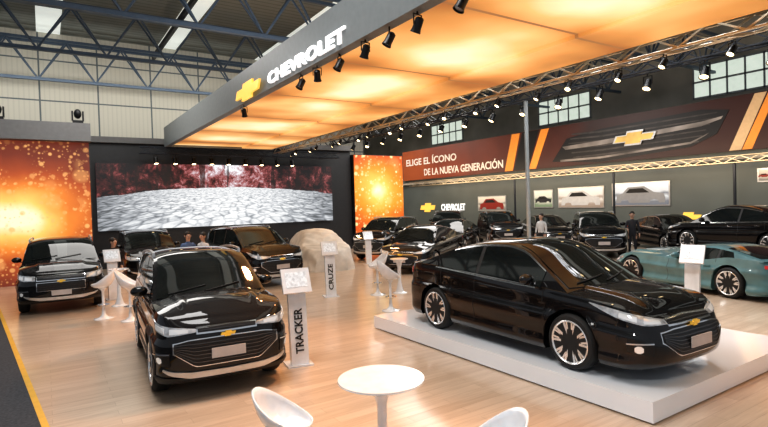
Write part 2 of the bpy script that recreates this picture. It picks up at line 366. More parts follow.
# box truss builder
def box_truss(name,label,p,q,s=.3,m=truss_alu,step=.5,group=None,r=.025):
    p=Vector(p);q=Vector(q);d=(q-p); L=d.length; d/=L; up=Vector((0,0,1)); a=d.cross(up).normalized()
    f=MB(); g=MB()
    cs=[a*s/2*i+up*s/2*j for i,j in((-1,-1),(1,-1),(1,1),(-1,1))]
    for c_ in cs: f.bar(p+c_,q+c_,r*2,n=6)
    n=int(L/step)
    for k in range(n):
        A=p+d*(L*k/n);B=p+d*(L*(k+1)/n)
        for i in range(4):
            c1,c2=cs[i],cs[(i+1)%4]
            if k%2: c1,c2=c2,c1
            g.bar(A+c1,B+c2,r*1.2,n=4)
    o=f.build(name,m,None); tag(o,label,'truss',group); g.build('web',m,o,0); return o
box_truss('lighting_truss','lit aluminium lighting truss along the right edge of the orange canopy',(X1+.2,YC0,ZC+.0),(X1+.2,YC1,ZC+.0),.28)
box_truss('lighting_truss','lighting truss across the far end of the canopy above the video screen',(X0-.9,YC1+.35,ZC-.12),(X1+3.6,YC1+.35,ZC-.12),.26,dark_steel)
X2=12.8;Z2=PX(525,96,X2).z
box_truss('lighting_truss','high lighting truss held by the slim column, right of the canopy',(X2,3,Z2),(X2,YL+1,Z2),.3,dark_steel)
pc=PX(525,96,X2)
col=MB(); col.lathe([(.25,0),(.25,.02),(.065,.03),(.065,Z2-.18)],16,Matrix.Translation((X2,pc.y,0)))
tag(col.build('support_column',mat('grey column paint',(.30,.33,.34),.4)),'slim grey round column behind the white platform','column')
# spotlights
def spotlight(label,group,lens,tilt=.5):
    th=thing('spotlight',label,'spotlight',(0,0,0),0,group)
    T=Matrix.Translation((0,0,-.2))@Matrix.Rotation(tilt,4,'X')
    MB().lathe([(.05,.15),(.085,.12),(.09,-.08),(.11,-.15),(.10,-.15),(.085,-.1)],14,T).build('housing',black_metal,th)
    y=MB(); y.bar((-.11,0,-.2),(-.11,0,.0),.02); y.bar((.11,0,-.2),(.11,0,.0),.02); y.bar((-.12,0,0),(.12,0,0),.02); y.bar((0,0,0),(0,0,.06),.03); y.build('yoke',black_metal,th,0)
    MB().lathe([(0,-.12),(.085,-.12),(.085,-.125),(0,-.126)],14,T).build('lens',lens,th)
    return th
lens_off=mat('unlit lamp lens',(.1,.1,.11),.1,0,1)
sp0=spotlight('x','spotlights under the grey fascia',lens_off,.5)
spots=[(245,122),(302,97),(318,88),(340,75),(366,65),(390,58),(418,42),(462,22),(512,3)]
spots=spots[::-1]
for i,(px,py) in enumerate(spots):
    o=sp0 if i==0 else copy_tree(sp0)
    p=PX(px,py,X0+.1); sc=.7; o.location=(X0+.1,p.y,ZC-.062*sc); o.scale=(sc,)*3; o.rotation_euler=(0,0,random.uniform(-.6,.6)+pi/2*(i%2))
    o['label']=('nearest' if i==0 else ORD[i]+' nearest')+' black spotlight hanging under the grey lettered fascia'
sp1=spotlight('x','spotlights on the lit truss',lens_warm,-.6)
for i in range(20):
    o=sp1 if i==0 else copy_tree(sp1)
    o.location=(X1+.2+(.12 if i%2 else -.1),2.9+i*.97,ZC-.14-.025-.06*.6-.015); o.rotation_euler=(0,0,-pi/2+random.uniform(-.4,.4)); o.scale=(.6,)*3
    o['label']=('nearest' if i==0 else ORD[i]+' nearest')+' spotlight clamped below the lit truss on the canopy right edge'
sp2=spotlight('x','spotlights above the video screen',lens_warm,-.3)
for i in range(9):
    o=sp2 if i==0 else copy_tree(sp2)
    o.location=(X0-.3+i*.75,YC1+.25,ZC-.12-.13-.10); o.rotation_euler=(0,0,random.uniform(-.4,.4))
    o['label']=('leftmost' if i==0 else ORD[i]+' from left')+' small lamp hanging above the wide video screen'
sp3=spotlight('x','spotlights on the high truss',lens_warm,-.5)
for i in range(14):
    o=sp3 if i==0 else copy_tree(sp3)
    o.location=(X2,4.6+i*1.35,Z2-.15-.12); o.rotation_euler=(0,0,-pi/2+random.uniform(-.5,.5)); o.scale=(1.0,)*3
    o['label']=('nearest' if i==0 else ORD[i]+' nearest')+' lamp under the high truss by the slim column'
def moving_head(label,loc):
    th=thing('moving_head_light',label,'stage light',loc,0,'stage lights on the wall top')
    MB().box((0,0,.06),(.32,.3,.12)).build('base',black_metal,th)
    y=MB(); y.box((-.16,0,.28),(.05,.14,.34)); y.box((.16,0,.28),(.05,.14,.34)); y.build('yoke',black_metal,th)
    MB().sphere((0,0,.36),(.12,.16,.17)).build('head',black_metal,th)
hz_=zt+.63
moving_head('black stage light on top of the orange glitter wall at its right end',(xe-.35,YB,hz_))
moving_head('black stage light on the wall top above the left SUV, second from the right end',(xe-2.6,YB,hz_))
# ======================= BANNER WALL =======================
bw=thing('banner_wall','dark grey exhibition wall along the right side below the long banner','display wall',(XB+.3,24.5,0))
MB().box((0,0,2.2),(.3,41,4.4)).build('wall_panel',teal_wall,bw)
MB().box((-.25,0,3.86),(.3,41,.14)).build('ledge',mat('pale ledge',(.45,.4,.33),.5),bw)
ZB0=4.15;ZB1=6.5; yb0=PX(403,150,XB).y; yb1=4.0
t=NT('dark banner print'); tc=t.node('ShaderNodeTexCoord'); sp=t.node('ShaderNodeSeparateXYZ'); t.link(tc.outputs['Generated'],sp.inputs[0])
n=t.noise(tc.outputs['Object'],.35,3)
c=t.ramp(t.math('ADD',sp.outputs['Y'],t.math('MULTIPLY',t.math('SUBTRACT',n,.5),.3)),[(.15,(.05,.015,.012)),(.42,(.035,.018,.018)),(.66,(.12,.032,.022)),(.85,(.26,.06,.03)),(1,(.42,.11,.04))])
t.link(c,t.p.inputs['Base Color']); t.p.inputs['Roughness'].default_value=.4
bn=thing('hanging_banner','long dark banner with orange stripes and Spanish slogan on the right wall','banner',(0,0,0))
MB().box((XB,(yb0+yb1)/2,(ZB0+ZB1)/2),(.12,yb0-yb1,ZB1-ZB0)).build('cloth',t.m,bn)
def bpt(px,py): return PX(px,py,XB-.08)
def bpoly(name,pts,m,off=0):
    vs=[PX(px,py,XB-.075-off) for px,py in pts]
    vs=[Vector((v.x,v.y,min(ZB1-.03,max(ZB0+.03,v.z)))) for v in vs]
    n=len(vs); w=[v+Vector((.03,0,0)) for v in vs]
    return MB().add(vs+w,[tuple(range(n)),tuple(range(n,2*n))[::-1]]+[(k,(k+1)%n,n+(k+1)%n,n+k) for k in range(n)]).build(name,m,bn,0)
or1=mat('orange stripe print',(.75,.27,.04),.5,em=(1,.35,.05),es=.12); gy=mat('grey stripe print',(.24,.22,.21),.35,.4,var=.6,scale=.8); bk=mat('black stripe print',(.012,.012,.014),.4); tan=mat('tan stripe print',(.6,.42,.25),.5,em=(.7,.45,.2),es=.1)
gdk=mat('dark grey grille print',(.05,.045,.045),.4,var=.4,scale=2)
bpoly('stripe',[(505,185),(513,185),(519,120),(511,120)],or1)
bpoly('stripe',[(514,185),(528,185),(538,115),(521,115)],bk)
bpoly('stripe',[(529,180),(536,180),(548,115),(540,115)],or1)
bpoly('stripe',[(729,170),(741,170),(765,85),(753,85)],tan)
bpoly('stripe',[(742,170),(752,170),(776,85),(767,85)],or1)
bpoly('grille_graphic',[(552,162),(566,139),(600,129),(700,110),(728,110),(716,134),(690,147),(600,162)],bk,.01)
for k in range(6):
    f_=k/5; ya=134+f_*23; yb_=114+f_*29; x_l=568+abs(f_-.4)*8; x_r=716-f_*18
    bpoly('grille_bar',[(x_l,ya),(600,ya-3.2),(x_r,yb_-2),(x_r,yb_-.8),(600,ya-1.4),(x_l,ya+1.2)],gdk,.015)
bpoly('grille_chrome',[(562,147),(600,140.5),(700,122),(722,116),(720,119),(700,126.5),(600,145),(565,150)],gy,.025)
bpoly('grille_chrome',[(560,160),(600,156.5),(690,142),(708,133),(704,136),(690,144),(600,158.5),(560,162)],gy,.025)
pb=bpt(634,138)
e=MB(); bowtie(e,2.3,frame((XB-.14,pb.y,pb.z),(0,-1,0),(0,0,1)),.03,.88); e.build('emblem',silver,bn,0)
e=MB(); bowtie(e,2.05,frame((XB-.17,pb.y,pb.z),(0,-1,0),(0,0,1)),.03,.74); e.build('emblem_fill',gold_print,bn,0)
p1=bpt(404,158);p2=bpt(456,152)
text('slogan','ELIGE EL ÍCONO',p1.y-p2.y-.3,.66,frame((XB-.075,p1.y-.3,5.3),(0,-1,0),(0,0,1)),white_print,bn,.02)
p3=bpt(503,170); p4=bpt(424,170)
text('slogan','DE LA NUEVA GENERACIÓN',p4.y-p3.y,.66,frame((XB-.075,p4.y,4.42),(0,-1,0),(0,0,1)),white_print,bn,.02)
box_truss('lighting_truss','aluminium truss running just below the long dark banner',(XB-1.0,5,3.75),(XB-1.0,bpt(420,180).y,3.75),.28,truss_alu,.6)
for i,(px) in enumerate((515,614,735)):
    y=PX(px,200,XB-1.0).y
    tag(MB().lathe([(.2,0),(.2,.02),(.06,.03),(.06,3.575)],10,Matrix.Translation((XB-1.0,y,0))).build('truss_post',dark_steel),['far','middle','near'][i]+' dark post holding the truss below the banner','post','posts under the banner truss')
# wall pictures: photos of cars on light backgrounds
CARP=[(-.42,-.22),(-.40,.0),(-.30,.04),(-.20,.20),(.08,.22),(.24,.06),(.40,.02),(.43,-.10),(.42,-.22),(.33,-.22),(.31,-.15),(.25,-.13),(.19,-.15),(.17,-.22),(-.18,-.22),(-.20,-.15),(-.26,-.13),(-.32,-.15),(-.34,-.22)]
GLP=[(-.24,.05),(-.17,.16),(.06,.17),(.17,.05)]
sils=[mat('poster car silver',(.30,.31,.33),.4),mat('poster car red',(.30,.03,.02),.4),mat('poster car dark',(.03,.03,.035),.4),mat('poster car white',(.6,.6,.6),.4)]
pm=[]
for i,(c1,c2) in enumerate((((.55,.50,.42),(.22,.20,.18)),((.58,.58,.50),(.18,.24,.16)),((.60,.58,.55),(.30,.24,.20)),((.55,.60,.66),(.16,.18,.22)))):
    t=NT('poster photo print %d'%i); tc=t.node('ShaderNodeTexCoord'); sp=t.node('ShaderNodeSeparateXYZ'); t.link(tc.outputs['Generated'],sp.inputs[0]); n=t.noise(tc.outputs['Object'],1.2,3,.6,.6)
    c=t.ramp(t.math('ADD',sp.outputs['Z'],t.math('MULTIPLY',t.math('SUBTRACT',n,.5),.3)),[(.15,c2),(.35,c1),(.5,c2),(.62,c1),(1,tuple(min(1,k*1.3) for k in c1))]); t.link(c,t.p.inputs['Base Color']); t.link(c,t.p.inputs['Emission Color']); t.p.inputs['Emission Strength'].default_value=.3; pm.append(t.m)
for i,(x0,x1,y0,y1,l) in enumerate(((478,506,196,211,'small wall picture left of the slim grey column'),(534,553,190,208,'narrow wall picture right of the slim grey column'),(558,604,187,208,'wall picture between the narrow and the widest wall pictures'),(612,670,182,206,'widest bright wall picture under the banner emblem'),(757,772,168,182,'wall picture cut by the right edge of the view'))):
    a=PX(x0,(y0+y1)/2,XB+.1); b=PX(x1,(y0+y1)/2,XB+.1); zt_=PX((x0+x1)/2,y0,XB+.1).z; zb_=PX((x0+x1)/2,y1,XB+.1).z
    th=thing('wall_picture',l,'picture',(XB+.12,(a.y+b.y)/2,(zt_+zb_)/2),0,'pictures under the banner')
    MB().box((0,0,0),(.05,a.y-b.y,zt_-zb_)).build('frame',silver,th)
    pr=MB().box((-.03,0,0),(.02,(a.y-b.y)-.12,zt_-zb_-.12)).build('print',pm[i%4],th)
    W_=a.y-b.y; H_=zt_-zb_; sx_=min(W_,H_*2.6)
    Mx=frame((-.045,0,-.02*H_),(0,-1,0),(0,0,1))
    MB().prism([(u_*sx_,v_*sx_*.62) for u_,v_ in CARP],.006,Mx).build('printed_car',sils[(i+1)%4],pr,0)
    MB().prism([(u_*sx_,v_*sx_*.62) for u_,v_ in GLP],.006,frame((-.052,0,-.02*H_),(0,-1,0),(0,0,1))).build('printed_window',black_print,pr,0)
a=PX(441,208,XB+.1)
sg=thing('wall_sign','white lettered wall sign with small gold emblem behind the far cars','sign',(XB+.13,a.y,a.z))
w=PX(441,208,XB).y-PX(465,207,XB).y
text('lettering','CHEVROLET',w,.5,frame((0,0,-.2),(0,-1,0),(0,0,1)),white_lit,sg,.03)
e=MB(); w2=PX(421,208,XB).y-PX(436,207,XB).y; bowtie(e,w2,frame((0,w2/2+.7,.05),(0,-1,0),(0,0,1)),.03,min(1,.8/(w2*.364))); e.build('emblem',gold_bright,sg,0)
a=PX(688,217,XB+.1)
sg=thing('wall_sign','gold emblem on the dark wall above the black car at right','sign',(XB+.13,a.y,a.z))
e=MB(); bowtie(e,1.2,frame((0,0,0),(0,-1,0),(0,0,1)),.03,1.0); e.build('emblem',gold_bright,sg,0)
# ======================= PLATFORMS =======================
ZP=.24
c1=PZ(655,404,ZP); cF=PZ(374,316,ZP)
plat_white=mat('glossy white platform',(.84,.87,.91),.10,0,.6,var=.02,scale=1)
th=thing('display_platform','low glossy white platform under the black sedan','platform',(0,0,0))
MB().add([(c1.x,c1.y,ZP),(c1.x+3.7,c1.y,ZP),(c1.x+3.7,cF.y,ZP),(cF.x,cF.y,ZP),(c1.x,c1.y,0.02),(c1.x+3.7,c1.y,0.02),(c1.x+3.7,cF.y,0.02),(cF.x,cF.y,0.02)],[(0,1,2,3),(0,1,5,4),(1,2,6,5),(2,3,7,6),(3,0,4,7),(4,5,6,7)]).build('deck',plat_white,th,0)
MB().box(((c1.x+cF.x)/2+1.9,(c1.y+cF.y)/2,.01),(3.5,abs(c1.y-cF.y)-.2,.02)).build('plinth',black_plastic,th)
# ======================= CARS =======================
def itp(tab,x):
    if x<=tab[0][0]: return tab[0][1]
    if x>=tab[-1][0]: return tab[-1][1]
    n=len(tab)
    for i in range(n-1):
        if tab[i][0]<=x<=tab[i+1][0]: break
    x0,y0=tab[i];x1,y1=tab[i+1];h=x1-x0
    def tan_(j):
        if j==0: return (tab[1][1]-tab[0][1])/(tab[1][0]-tab[0][0])
        if j==n-1: return (tab[-1][1]-tab[-2][1])/(tab[-1][0]-tab[-2][0])
        a=(tab[j][1]-tab[j-1][1])/(tab[j][0]-tab[j-1][0]); b=(tab[j+1][1]-tab[j][1])/(tab[j+1][0]-tab[j][0])
        return 0 if a*b<=0 else 2*a*b/(a+b)
    m0,m1=tan_(i),tan_(i+1); t=(x-x0)/h
    return (2*t**3-3*t*t+1)*y0+(t**3-2*t*t+t)*h*m0+(-2*t**3+3*t*t)*y1+(t**3-t*t)*h*m1
def lin(tab,x):
    if x<=tab[0][0]: return tab[0][1]
    for i in range(len(tab)-1):
        if x<=tab[i+1][0]: return tab[i][1]+(tab[i+1][1]-tab[i][1])*(x-tab[i][0])/(tab[i+1][0]-tab[i][0])
    return tab[-1][1]
def sst(t): t=max(0,min(1,t)); return t*t*(3-2*t)
def wheel_meshes(R,style=5):
    rr=R*.77; T=Matrix.Rotation(-pi/2,4,'X')   # local z -> +y (outboard)
    w=.11
    tire=MB().lathe([(rr-.02,-w),(R-.03,-w),(R-.006,-w+.03),(R,-w+.06),(R,w-.06),(R-.006,w-.03),(R-.03,w),(rr+.01,w+.004),(rr-.015,w-.01)],40,T)
    rim=MB().lathe([(rr-.012,-w+.02),(rr-.012,w-.02),(rr+.004,w+.004),(rr-.006,w+.010),(rr-.020,w-.002),(rr-.028,w-.05)],40,T)
    rim.lathe([(0,w-.01),(.03,w-.012),(.05,w-.03),(.055,w-.08),(0,w-.08)],16,T)
    for k in range(style):
        for s_ in (-1,1):
            a=2*pi*k/style+pi/2
            a0=a+s_*.34; a1=a+s_*.33
            p=Vector((cos(a0)*.035,w-.032,sin(a0)*.035)); q=Vector((cos(a1)*(rr-.015),w-.008,sin(a1)*(rr-.015)))
            rim.bar(p,q,.022,.028)
            a2=a+s_*.16
            q2=Vector((cos(a2)*(rr-.015),w-.010,sin(a2)*(rr-.015))); rim.bar(p.lerp(q,.18),q2,.018,.024)
    disc=MB().lathe([(0,w-.12),(rr-.03,w-.12),(rr-.03,w-.125),(0,w-.125)],24,T)
    return tire,rim,disc
mat_gbar=mat('dark grille bar',(.16,.16,.165),.25,.8)
def make_car(sp,pm,label,group,name='car',cat='car'):
    Lf,Lr,W=sp['Lf'],sp['Lr'],sp['W']; sill=sp['sill']; sh=sp['sh']; R=sp['R']; ra=R+sp.get('gap',.055); wx=(sp['wf'],sp['wr'])
    n=sp.get('n',3.0); Rf=sp.get('Rf',.8); Rr=sp.get('Rr',.6)
    P=[]
    for k in range(121):
        a=pi/2*k/120; c_=max(0,cos(a)); s_=sin(a)
        P.append((Lf-Rf+Rf*c_**(2/n),W*s_**(2/n)))
    for k in range(1,40): P.append((Lf-Rf-(Lf-Rf+Lr-Rr)*k/40,W))
    for k in range(121):
        a=pi/2*(1-k/120); c_=max(0,cos(a)); s_=sin(a)
        P.append((-(Lr-Rr)-Rr*c_**(2/3.6),W*s_**(2/3.6)))
    P2=[P[0]]
    for p in P[1:]:
        if sqrt((p[0]-P2[-1][0])**2+(p[1]-P2[-1][1])**2)>1e-4: P2.append(p)
    P=P2; cs=[0]
    for i in range(1,len(P)): cs.append(cs[-1]+sqrt((P[i][0]-P[i-1][0])**2+(P[i][1]-P[i-1][1])**2))
    TOT=cs[-1]
    import bisect
    def O(s_):
        s_=max(0,min(TOT,s_)); i=min(len(P)-2,max(0,bisect.bisect_right(cs,s_)-1)); t_=(s_-cs[i])/(cs[i+1]-cs[i])
        return P[i][0]+(P[i+1][0]-P[i][0])*t_,P[i][1]+(P[i+1][1]-P[i][1])*t_
    def NR(s_):
        if s_<=.03: return 1,0
        if s_>=TOT-.03: return -1,0
        a=O(s_-.03); b=O(s_+.03)
        dx,dy=b[0]-a[0],b[1]-a[1]; l=sqrt(dx*dx+dy*dy); return dy/l,-dx/l
    def s_of_x(x):
        lo,hi=0,TOT
        for _ in range(30):
            m_=(lo+hi)/2
            if O(m_)[0]>x: lo=m_
            else: hi=m_
        return lo
    os_=sp.get('os',[(0,.05),(.10,.012),(.28,.024),(.45,.0),(.61,.0),(.65,.036),(.85,.038),(1,.070)])
    of_=sp.get('of',[(0,.15),(.12,.03),(.3,0),(.55,.01),(.75,.04),(.9,.09),(1,.17)])
    or_=sp.get('or',[(0,.12),(.12,.02),(.35,0),(.5,.04),(.7,.05),(.9,.07),(1,.13)])
    def PT(s_,z,off=0):
        sg=1
        if s_<0: s_=-s_; sg=-1
        x,y=O(s_); nx,ny=NR(s_); zs=itp(sh,x); t_=max(0,min(1,(z-sill)/(zs-sill)))
        w_=nx*nx; o=itp(os_,t_)*(1-w_)+(itp(of_,t_) if nx>0 else itp(or_,t_))*w_
        return (x-nx*(o-off),sg*(y-ny*(o-off)),z)
    ss=[TOT*k/130 for k in range(131)]
    for xw in wx:
        for k in range(17): ss.append(s_of_x(xw+ra*cos(pi*k/16)))
        ss+= [s_of_x(xw+ra+.004),s_of_x(xw-ra-.004)]
    ss.sort(); s2=[ss[0]]
    for a in ss[1:]:
        if a-s2[-1]>.0025: s2.append(a)
    ss=s2
    def zbot(x):
        for xw in wx:
            if abs(x-xw)<=ra+.0005: return max(sill,R+sqrt(max(0,ra*ra-(x-xw)**2)))
        return sill
    def crown(x):
        return sp['crown']*sst((Lf-.08-x)/.5)*sst((x+Lr-.05)/.3)
    rows=[]; NZ=22; NTp=24
    for s_ in ss:
        x,y=O(s_); zb=zbot(x); zs=itp(sh,x); col_=[]
        col_.append(PT(s_,zb,-.14)); 
        for k in range(NZ+1): col_.append(PT(s_,zb+(zs-zb)*k/NZ))
        tx_,ty_,tz_=col_[-1]
        for k in range(1,NTp+1):
            yy=ty_*(1-k/NTp); dr=yy-.46-.08*(Lf-x)*.5
            ridge=(.022*math.exp(-(dr/.045)**2)+(.014*sst(-dr/.12+.5)))*sst((x-.8)/.3)*sst((Lf-.15-x)/.25)
            col_.append((tx_,yy,tz_+ridge+crown(x)*(1-abs(yy/ty_)**2.6 if abs(ty_)>1e-4 else 1)))
        rows.append(col_)
    body=MB().grid(rows); body.grid([[(a,-b,c_) for a,b,c_ in r] for r in rows])
    root=thing(name,label,cat,(0,0,0),0,group)
    bo=body.build('body',pm,root,.75)
    MB().box(((Lf-Lr)/2,0,(sill+.62)/2+.02),(Lf+Lr-.6,2*W-.56,.62-sill)).build('underbody',black_plastic,root)
    # cabin
    rf=sp['roof']; xr,xf=rf[0][0],rf[-1][0]; tum=sp['tum']
    def cab(x):
        zb=itp(sh,x)-.03; h=max(.0,itp(rf,x)-zb); yb=PT(s_of_x(x),itp(sh,x))[1]-.0; return zb,h,yb
    xmid=(xr+xf)/2
    def bow(x,y,yb):
        u_=(x-xmid)/(xf-xmid); b_=sp.get('bow',.2)*(u_ if u_>0 else u_*.6); return b_*(1-(y/yb)**2)
    def side(x,q,sg,off=0):
        zb,h,yb=cab(x); zz=zb+q*.88*h; y=yb-tum*q*.88*h; return (x+bow(x,y,yb),sg*(y+off),zz+off*.3)
    def top(x,v,off=0,dx=0):
        zb,h,yb=cab(x); ye_=yb-tum*.88*h; y=v*ye_; return (x+bow(x,y,yb)+dx,y,zb+.88*h+.12*h*(1-abs(v)**3.4)+off)
    NS=44; rows=[]
    for i in range(NS+1):
        x=xr+(xf-xr)*i/NS
        r=[side(x,k/5,1) for k in range(5)]
        r+=[top(x,1-k/7*1) for k in range(0,15)]
        r+=[side(x,1-k/5,-1) for k in range(1,6)]
        rows.append(r)
    MB().grid(rows).build('cabin',pm,root,.9)
    def patch(name,fn,us,vs,m,sk=.015,par=root):
        g=[[fn(u_,v_,0) for v_ in vs] for u_ in us]; b=MB().grid(g)
        loop=[(u_,vs[0]) for u_ in us]+[(us[-1],v_) for v_ in vs[1:]]+[(u_,vs[-1]) for u_ in us[::-1][1:]]+[(us[0],v_) for v_ in vs[::-1][1:-1]]
        A=[fn(u_,v_,0) for u_,v_ in loop]; B=[fn(u_,v_,-sk) for u_,v_ in loop]
        b.grid([A,B],closed=True)
        return b.build(name,m,par,.7)
    rng=lambda a,b,n_:[a+(b-a)*k/n_ for k in range(n_+1)]
    w0,w1=sp['ws']
    ws_o=patch('windshield',lambda x,v,o:top(x,v,.010+o,.008),rng(w0,w1,12),rng(-.93,.93,12),black_glass)
    # wiper arms lie on the glass near its lower edge
    for v0,v1 in ((-.15,.55),(-.75,-.10)):
        g=MB(); pts=[Vector(top(w1-.05-.10*k/6,v0+(v1-v0)*k/6,.022,.012)) for k in range(7)]
        for i in range(6): g.bar(pts[i],pts[i+1],.016,.012)
        g.build('wiper',black_plastic,root,0)
    w0,w1=sp['rw']
    patch('rear_window',lambda x,v,o:top(x,v,.010+o,-.008),rng(w0,w1,10),rng(-.86,.86,10),black_glass)
    wins=sp['win']; sl=sp.get('slant',0); amin=min(w_[0] for w_ in wins); bmax=max(w_[1] for w_ in wins)
    for sg in(-1,1):
        for (a,b) in wins:
            s_l=sl if a==amin else 0
            patch('side_window',lambda u_,q,o:side(a+s_l*q+(b-a-s_l*q)*u_,q,sg,.008+o),rng(0,1,12),rng(.10,.93,5),black_glass)
        a=amin; b=bmax
        if sp.get('chromeline',True):
            patch('window_trim',lambda x,q,o:side(x,q,sg,.012+o),rng(a,b,20),[.01,.08],chrome)
            if sp.get('archline'): patch('window_trim',lambda x,q,o:side(x,q,sg,.010+o),rng(a+sl,b,20),[.93,.99],chrome)
        ws_=sorted(wins)
        for i in range(len(ws_)-1):
            xa,xb_=ws_[i][1],ws_[i+1][0]
            g=MB(); g.grid([[side(x,q,sg,.005) for q in rng(.1,.93,4)] for x in (xa,xb_)])
            g.build('door_pillar',black_plastic,root)
        for si_,xs_ in enumerate(sp['seams']):
            zt_=itp(sh,xs_)-.01
            zlo=sill+.1
            for xw in wx:
                if abs(xs_-xw)<ra+.05: zlo=R+ra+.03
            g=MB(); g.grid([[PT(s_of_x(xs_+d_)*1,z_,.003) for d_ in(-.005,.005)] for z_ in rng(zlo,zt_,8)])
            g.v=[(x,sg*y,z) for x,y,z in g.v]
            g.build('door_seam',black_print,root)
        for hx in sp['handles']:
            zz=itp(sh,hx)-.13; p=PT(s_of_x(hx),zz,.02)
            MB().box((p[0],sg*p[1],p[2]),(.17,.03,.028)).build('door_handle',chrome if sp.get('chromeline',True) else pm,root)
        mx=sp['mirror']; zb,h,yb=cab(mx); my=yb+.12; mz=zb+.13
        g=MB(); g.sphere((mx,sg*my,mz),(.075,.115,.075),8); g.bar((mx,sg*(yb-.02),mz-.06),(mx,sg*(my),mz-.04),.05,.03); g.build('side_mirror',pm,root)
        def P_(s_,z,o): 
            q=PT(s_,z,.008+o); return (q[0],sg*q[1],q[2])
        def litpatch(nm,tab_t,tab_b,m,s0,s1,fn=None,par=root,n_=14,off=0):
            fn=fn or P_
            us=rng(s0,s1,n_)
            return patch(nm,lambda s_,v,o:fn(s_,lin(tab_b,s_)+(lin(tab_t,s_)-lin(tab_b,s_))*v,o+off),us,[0,.33,.66,1],m,.02,par)
        hl=litpatch('headlight',sp['hl_t'],sp['hl_b'],lampglass,sp['hl_t'][0][0],sp['hl_t'][-1][0])
        a,b=sp['hl_t'][0][0],sp['hl_t'][-1][0]
        for fa_,fb2 in ((.10,.34),(.42,.62)):
            a2=a+(b-a)*fa_; b2=a+(b-a)*fb2
            litpatch('headlight_lamp',[(s_,lin(sp['hl_t'],s_)*.8+lin(sp['hl_b'],s_)*.2) for s_ in (a2,b2)],[(s_,lin(sp['hl_t'],s_)*.2+lin(sp['hl_b'],s_)*.8) for s_ in(a2,b2)],drl,a2,b2,None,hl,6,.006)
        litpatch('fog_lamp_recess',sp['fg_t'],sp['fg_b'],grille_black,sp['fg_t'][0][0],sp['fg_t'][-1][0])
        zt1=[(s_,z_+.02) for s_,z_ in sp['fg_t']]; zt2=[(s_,z_+.004) for s_,z_ in sp['fg_t']]
        litpatch('fog_lamp_trim',zt1,zt2,chrome,sp['fg_t'][0][0],sp['fg_t'][-1][0],None,root,8,.008)
        fa,fb_=sp['fg_t'][0][0],sp['fg_t'][-1][0]; fm=(fa*.45+fb_*.55); fz=(lin(sp['fg_t'],fm)+lin(sp['fg_b'],fm))/2
        litpatch('fog_lamp',[(fm-.045,fz+.02),(fm-.02,fz+.04),(fm+.02,fz+.04),(fm+.045,fz+.02)],[(fm-.045,fz-.02),(fm-.02,fz-.04),(fm+.02,fz-.04),(fm+.045,fz-.02)],drl,fm-.045,fm+.045,None,root,6,.008)
        tl=sp['tl']
        litpatch('tail_light',[(TOT-tl[1],tl[3]),(TOT-tl[0],tl[3]-.03)],[(TOT-tl[1],tl[2]+.05),(TOT-tl[0],tl[2])],redlamp,TOT-tl[1],TOT-tl[0])
        if sp.get('clad'):
            for xw in wx:
                g=MB(); rows=[]
                for k in range(25):
                    a=pi*k/24*1.06-pi*.03; rows.append([PT(s_of_x(xw+r_*cos(a)),max(sill,R+r_*sin(a)),o_) for r_,o_ in((ra-.005,-.03),(ra-.005,.014),(ra+.07,.014),(ra+.075,-.01))])
                g.grid(rows); g.v=[(x,sg*y,z) for x,y,z in g.v]; g.build('wheel_arch_trim',black_plastic,root)
            g=MB().grid([[PT(s_of_x(x),z,o_) for z,o_ in((sill,.0),(sill,.012),(sill+.17,.012),(sill+.18,-.005))] for x in rng(wx[1]+ra+.02,wx[0]-ra-.02,20)])
            g.v=[(x,sg*y,z) for x,y,z in g.v]; g.build('sill_trim',black_plastic,root)
            if sp.get('rail'):
                g=MB(); pts=[side(x,1,sg,-.01) for x in rng(sp['rail'][0],sp['rail'][1],8)]
                for i in range(8): g.bar(Vector(pts[i])+Vector((0,0,.055)),Vector(pts[i+1])+Vector((0,0,.055)),.032)
                for i in (0,8): g.bar(pts[i],Vector(pts[i])+Vector((0,0,.055)),.04)
                g.build('roof_rail',silver,root)
    def C_(s_,z,o): return PT(s_,z,.008+o)
    def cpatch(nm,tt,tb,m,s1,off=0,n_=24,par=root,s0=None):
        us=rng(-s1 if s0 is None else s0,s1,n_)
        return patch(nm,lambda s_,v,o:C_(s_,lin(tb,abs(s_))+(lin(tt,abs(s_))-lin(tb,abs(s_)))*v,o+off),us,[0,.25,.5,.75,1],m,.02,par)
    for nm,tt,tb in (('upper_grille',sp['ug_t'],sp['ug_b']),('lower_grille',sp['lg_t'],sp['lg_b'])):
        b=tt[-1][0]
        th_=.012
        cpatch('grille_surround',[(x,z+th_) for x,z in tt],[(x,z-th_*(1.9 if nm=='upper_grille' else 1)) for x,z in tb],chrome,b+.018,0)
        g=cpatch(nm,tt,tb,grille_black,b,.008)
        nb=1 if nm=='upper_grille' else sp.get('nb',6)
        for k in range(nb):
            f_=(k+1)/(nb+1); zz=[(x,lin(tb,x)+(lin(tt,x)-lin(tb,x))*f_) for x in rng(0,b,8)]
            cpatch('grille_bar',[(x,z+.003) for x,z in zz],[(x,z-.003) for x,z in zz],mat_gbar,b-.01,.014,24,g)
    if sp.get('clad'):
        cpatch('bumper_cladding',[(0,sill+.035),(1.0,sill+.10)],[(0,sill),(1.0,sill)],black_plastic,.98,.010)
    ze=sp['emb']; p=PT(0,ze,.03)
    MB_e=MB(); bowtie(MB_e,.19,frame((p[0]-.005,0,ze),(0,1,0),(0,0,1)),.02,1.0); MB_e.build('emblem',gold,root,0)
    zp=sp['plate']; x_=PT(0,zp,.035)[0]
    MB().box((x_,0,zp),(.012,.42,.125)).build('license_plate',plate_m,root)
    x_=PT(TOT,sp['rplate'],.02)[0]
    MB().box((x_,0,sp['rplate']),(.012,.42,.125)).build('license_plate',plate_m,root)
